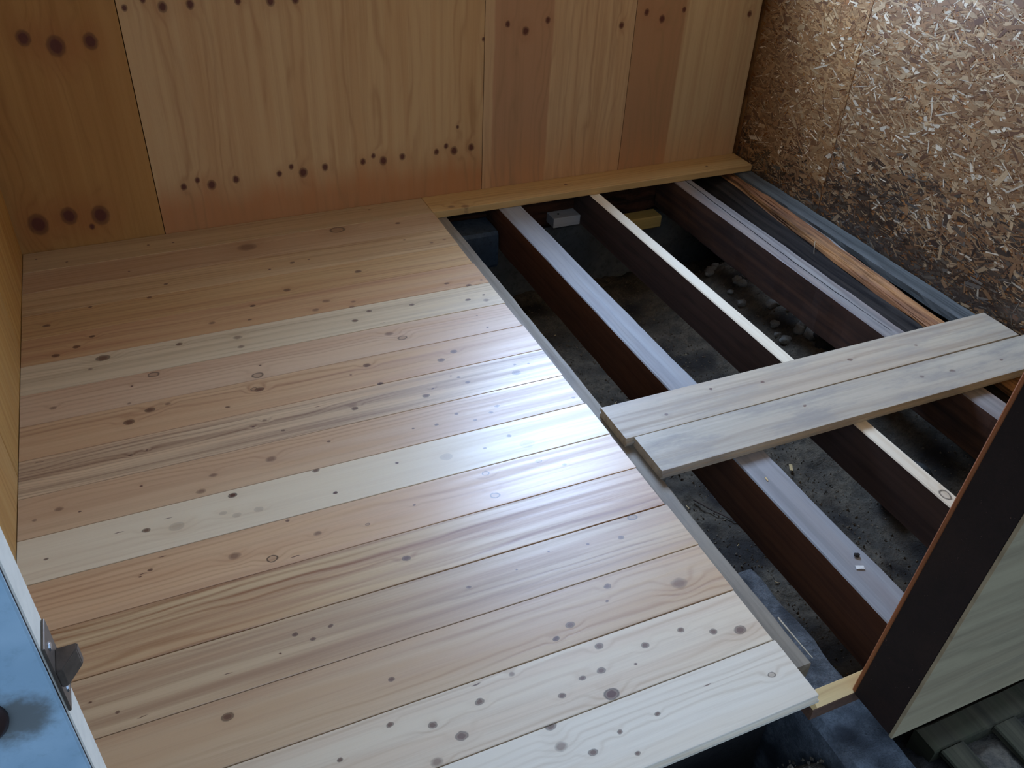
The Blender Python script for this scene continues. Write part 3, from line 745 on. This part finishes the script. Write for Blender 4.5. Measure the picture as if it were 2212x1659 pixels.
lk = box('lock_plate', 0.2972, 0.2992, -2.5945, -2.5690, 0.926, 0.991, mSt, dr, 0.0006)
for zz in (0.980, 0.937):
    bm = bmesh.new(); bmesh.ops.create_cone(bm, cap_ends=True, segments=14, radius1=0.0034, radius2=0.0026, depth=0.0014)
    bmesh.ops.rotate(bm, verts=bm.verts, matrix=Matrix.Rotation(math.radians(90), 3, 'Y'))
    me = bpy.data.meshes.new('screw'); bm.to_mesh(me); bm.free()
    link('screw', me, mScr, lk, Vector((0.2996, -2.5835, zz)) - wloc(lk))
# bevelled latch bolt
vs = [(0, -0.010, -0.0085), (0, 0.0095, -0.0085), (0, 0.0095, 0.0085), (0, -0.010, 0.0085),
      (0.013, 0.004, -0.0085), (0.0135, 0.0095, -0.0085), (0.0135, 0.0095, 0.0085), (0.013, 0.004, 0.0085), (0.004, -0.010, -0.0085), (0.004, -0.010, 0.0085)]
fs = [(0, 3, 2, 1), (1, 2, 6, 5), (5, 6, 7, 4), (4, 7, 9, 8), (8, 9, 3, 0), (3, 9, 7, 6, 2), (0, 1, 5, 4, 8)]
me = bpy.data.meshes.new('latch_bolt'); me.from_pydata(vs, [], fs); me.update()
bm = bmesh.new(); bm.from_mesh(me); bmesh.ops.bevel(bm, geom=bm.edges[:], offset=0.0008, segments=2, affect='EDGES'); bmesh.ops.recalc_face_normals(bm, faces=bm.faces); bm.to_mesh(me); bm.free()
link('latch_bolt', me, mSt, dr, Vector((0.2990, -2.5835, 0.958)) - wloc(dr))
# shallow domed knob
def lathe(name, prof, n=28):
    vs, fs = [], []
    for (r, y) in prof:
        for k in range(n):
            a = 2*math.pi*k/n
            vs.append((r*math.cos(a), y, r*math.sin(a)))
    for i in range(len(prof)-1):
        for k in range(n):
            a, b = i*n+k, i*n+(k+1) % n
            fs.append((a, b, b+n, a+n))
    fs.append(tuple(range(n))); fs.append(tuple(range((len(prof)-1)*n, len(prof)*n))[::-1])
    me = bpy.data.meshes.new(name); me.from_pydata(vs, [], fs); me.update()
    bm = bmesh.new(); bm.from_mesh(me); bmesh.ops.recalc_face_normals(bm, faces=bm.faces); bm.to_mesh(me); bm.free()
    return me
link('door_knob', lathe('door_knob', [(0.022, 0.0), (0.022, -0.003), (0.019, -0.0055), (0.012, -0.0075), (0.004, -0.0085)]), mKn, dr,
     Vector((0.2465, -2.6015, 0.9515)) - wloc(dr), True)

# ------------------------------------------------------------------ things under the floor
mgb = wood('grey_offcut', (178, 178, 172), (130, 130, 126), (166, 166, 160), 'xyz', seed=201, figure=0.2, streak=0.3, rough=0.7)
o = box('wood_block', 1.948, 2.072, -0.078, -0.008, -0.185, -0.142, mgb, None, 0.002)
tag(o, 'pale grey wood block with a nail beside the narrow new joist', 'block')
bm = bmesh.new(); bmesh.ops.create_cone(bm, cap_ends=True, segments=12, radius1=0.005, radius2=0.004, depth=0.004)
me = bpy.data.meshes.new('nail_head'); bm.to_mesh(me); bm.free()
link('nail_head', me, mblk, o, Vector((1.985, -0.042, -0.141)) - o.location)
myb = wood('yellow_offcut', (188, 164, 96), (140, 116, 62), (176, 150, 84), 'xyz', seed=203, figure=0.2, streak=0.3, rough=0.7)
o = timber('wood_block', 2.30, 2.475, -0.085, -0.008, -0.262, -0.205, myb, 0.002, 0.03, None, 41, 'x', 0.006)
tag(o, 'yellowish wood block between the narrow new joist and the cracked joist', 'block')
mstn = mottled('blue_grey_stone', (66, 76, 84), (82, 92, 98), (54, 62, 70), 12.0, 0.9, 0.6, 0.004)
o = timber('stone_block', 1.50, 1.664, -0.16, -0.008, -0.27, -0.115, mstn, 0.008, 0.03, None, 43, 'x', 0.012)
tag(o, 'blue-grey stone block in the corner under the end of the first floorboard', 'stone')
mrk = mottled('rubble', (118, 116, 108), (140, 136, 124), (92, 92, 88), 22.0, 0.9, 0.7, 0.004)
mst2 = mottled('dark_fieldstone', (58, 58, 56), (72, 72, 68), (46, 46, 46), 14.0, 0.92, 0.8, 0.006)
random.seed(5)
def gz(x, y):
    i = min(nx-1, max(0, int((x-gx0)/(gx1-gx0)*nx))); j = min(ny-1, max(0, int((y-gy0)/(gy1-gy0)*ny)))
    return gr.data.vertices[j*(nx+1)+i].co.z
for k in range(26):
    y = -0.36 - 0.60*random.random(); x = 2.50 + 0.14*random.random()
    s = random.uniform(0.010, 0.024)
    o = rock('stone', (x, y, gz(x, y)+s*0.35), (s*1.2, s, s*0.8), mrk, k+1.5)
    tag(o, 'small rubble stone on the earth bank at the foot of the cracked joist', 'stone', 'rubble stones under the cracked joist')
for k, (x, y, s, lab) in enumerate([(2.615, -1.06, 0.050, 'dark rounded stone under the cracked joist by the loose planks'),
                                    (2.60, -0.985, 0.026, 'pale split stone under the cracked joist by the loose planks'),
                                    (2.44, -1.66, 0.080, 'large stone on the earth in front of the loose planks')]):
    o = rock('stone', (x, y, gz(x, y)+s*0.45), (s*1.1, s*1.2, s*0.9), [mdk, mrk, mst2][k], 40+k*2.2)
    tag(o, lab, 'stone')

# chips and twig lying about
def chip(name, x, y, z, l, w, rz, mat, label, cat, group=None, t=0.0015):
    me = box_mesh(name, l, w, t, 0.0004)
    for v in me.vertices:
        v.co.z += 0.10*v.co.x*v.co.x/l*2
        v.co.y *= 1.0 - 0.4*abs(v.co.x)/l
    o = link(name, me, mat, None, (x, y, z + t*0.5)); o.rotation_euler = (0, 0, rz)
    tag(o, label, cat, group)
    return o
mch = plain('wood_chip', (206, 176, 120), 0.7)
mwh = plain('white_flake', (214, 214, 206), 0.7)
chip('wood_chip', 2.243, -1.389-0.0, gz(2.243, -1.389)+0.012, 0.032, 0.014, 1.0, mch, 'curled yellow wood chip on the dark earth by the loose planks', 'chip')
chip('wood_chip', 1.705, -1.80, -0.0285, 0.014, 0.005, 1.4, mch, 'small wood chip on the wide weathered joist near the loose planks', 'chip')
chip('paint_flake', 1.724, -2.121, -0.0285, 0.020, 0.014, -0.4, mwh, 'white paint flake on the wide weathered joist near the partition', 'flake')
me = rock('mud_clod', (1.742, -2.09, -0.025), (0.007, 0.006, 0.004), mdk, 77)
tag(me, 'small dark clod on the wide weathered joist near the white flake', 'clod')
random.seed(9)
for k in range(46):
    x = random.choice([random.uniform(1.80, 2.06), random.uniform(1.5, 1.66), random.uniform(2.15, 2.44)])
    y = random.uniform(-2.1, -0.25)
    chip('wood_chip', x, y, gz(x, y)+0.006, random.uniform(0.008, 0.022), random.uniform(0.002, 0.005), random.uniform(0, 3.1), mch,
         'tiny wood shaving scattered on the earth between the joists', 'shaving', 'wood shavings on the earth')
mtw = plain('twig_bark', (74, 56, 44), 0.85)
z = gz(1.9, -1.48)
o = stick('twig', (1.85, -1.39, z+0.012), (1.957, -1.569, z+0.012), 0.003, mtw, 0.012, 8, 2)
tag(o, 'thin dark twig on the earth beside the wide weathered joist', 'twig')

# loose soil crumbs over the earth
rc = random.Random(21)
vs, fs = [], []
for k in range(7000):
    x = rc.uniform(1.46, 2.68); y = rc.uniform(-2.25, -0.03) if rc.random() < 0.8 else rc.uniform(-2.9, -2.25)
    if y < -2.25: x = rc.uniform(1.05, 1.42)
    s = rc.uniform(0.0015, 0.0045) if rc.random() < 0.85 else rc.uniform(0.003, 0.006)
    c = Vector((x, y, gz(x, y)+s*0.4)); b0 = len(vs)
    for d in ((1, 0, 0), (-1, 0, 0), (0, 1, 0), (0, -1, 0), (0, 0, 1), (0, 0, -1)):
        vs.append(tuple(c + Vector(d)*s*rc.uniform(0.6, 1.3) + Vector((rc.uniform(-1, 1), rc.uniform(-1, 1), 0))*s*0.4))
    for f_ in ((0, 2, 4), (2, 1, 4), (1, 3, 4), (3, 0, 4), (2, 0, 5), (1, 2, 5), (3, 1, 5), (0, 3, 5)):
        fs.append(tuple(b0+i for i in f_))
me = bpy.data.meshes.new('soil_crumbs'); me.from_pydata(vs, [], fs); me.update()
mcr = mottled('soil_crumb', (96, 86, 72), (124, 110, 90), (72, 66, 58), 60.0, 0.95, 0.4, 0.002)
tag(link('soil_crumbs', me, mcr, gr), None, None, None, 'stuff')

# ------------------------------------------------------------------ old pallet on the ground outside the partition
mpl = wood('mossy_pallet', (70, 64, 46), (38, 36, 26), (58, 54, 40), 'yxz', seed=211, figure=0.3, streak=0.6, rough=0.9, spec=0.2, grime=0.6, grime_col=(54, 56, 36))
pz = -0.30
pl = empty('old_pallet', (1.95, -2.55, pz-0.10))
tag(pl, 'mossy old slatted pallet on the ground in front of the partition', 'pallet')
for (xa, xb) in ((1.765, 1.835), (1.925, 1.995), (2.085, 2.155), (2.245, 2.315)):
    timber('slat', xa, xb, -3.05, -2.445, pz-0.02, pz, mpl, 0.004, 0.04, pl, xa*7, 'y', 0.004)
for ya in (-2.432, -2.98):
    timber('cross_bar', 1.75, 2.34, ya-0.01, ya+0.05, pz-0.10, pz-0.022 if ya < -2.5 else pz-0.001, mpl, 0.004, 0.05, pl, ya*3, 'x', 0.004)
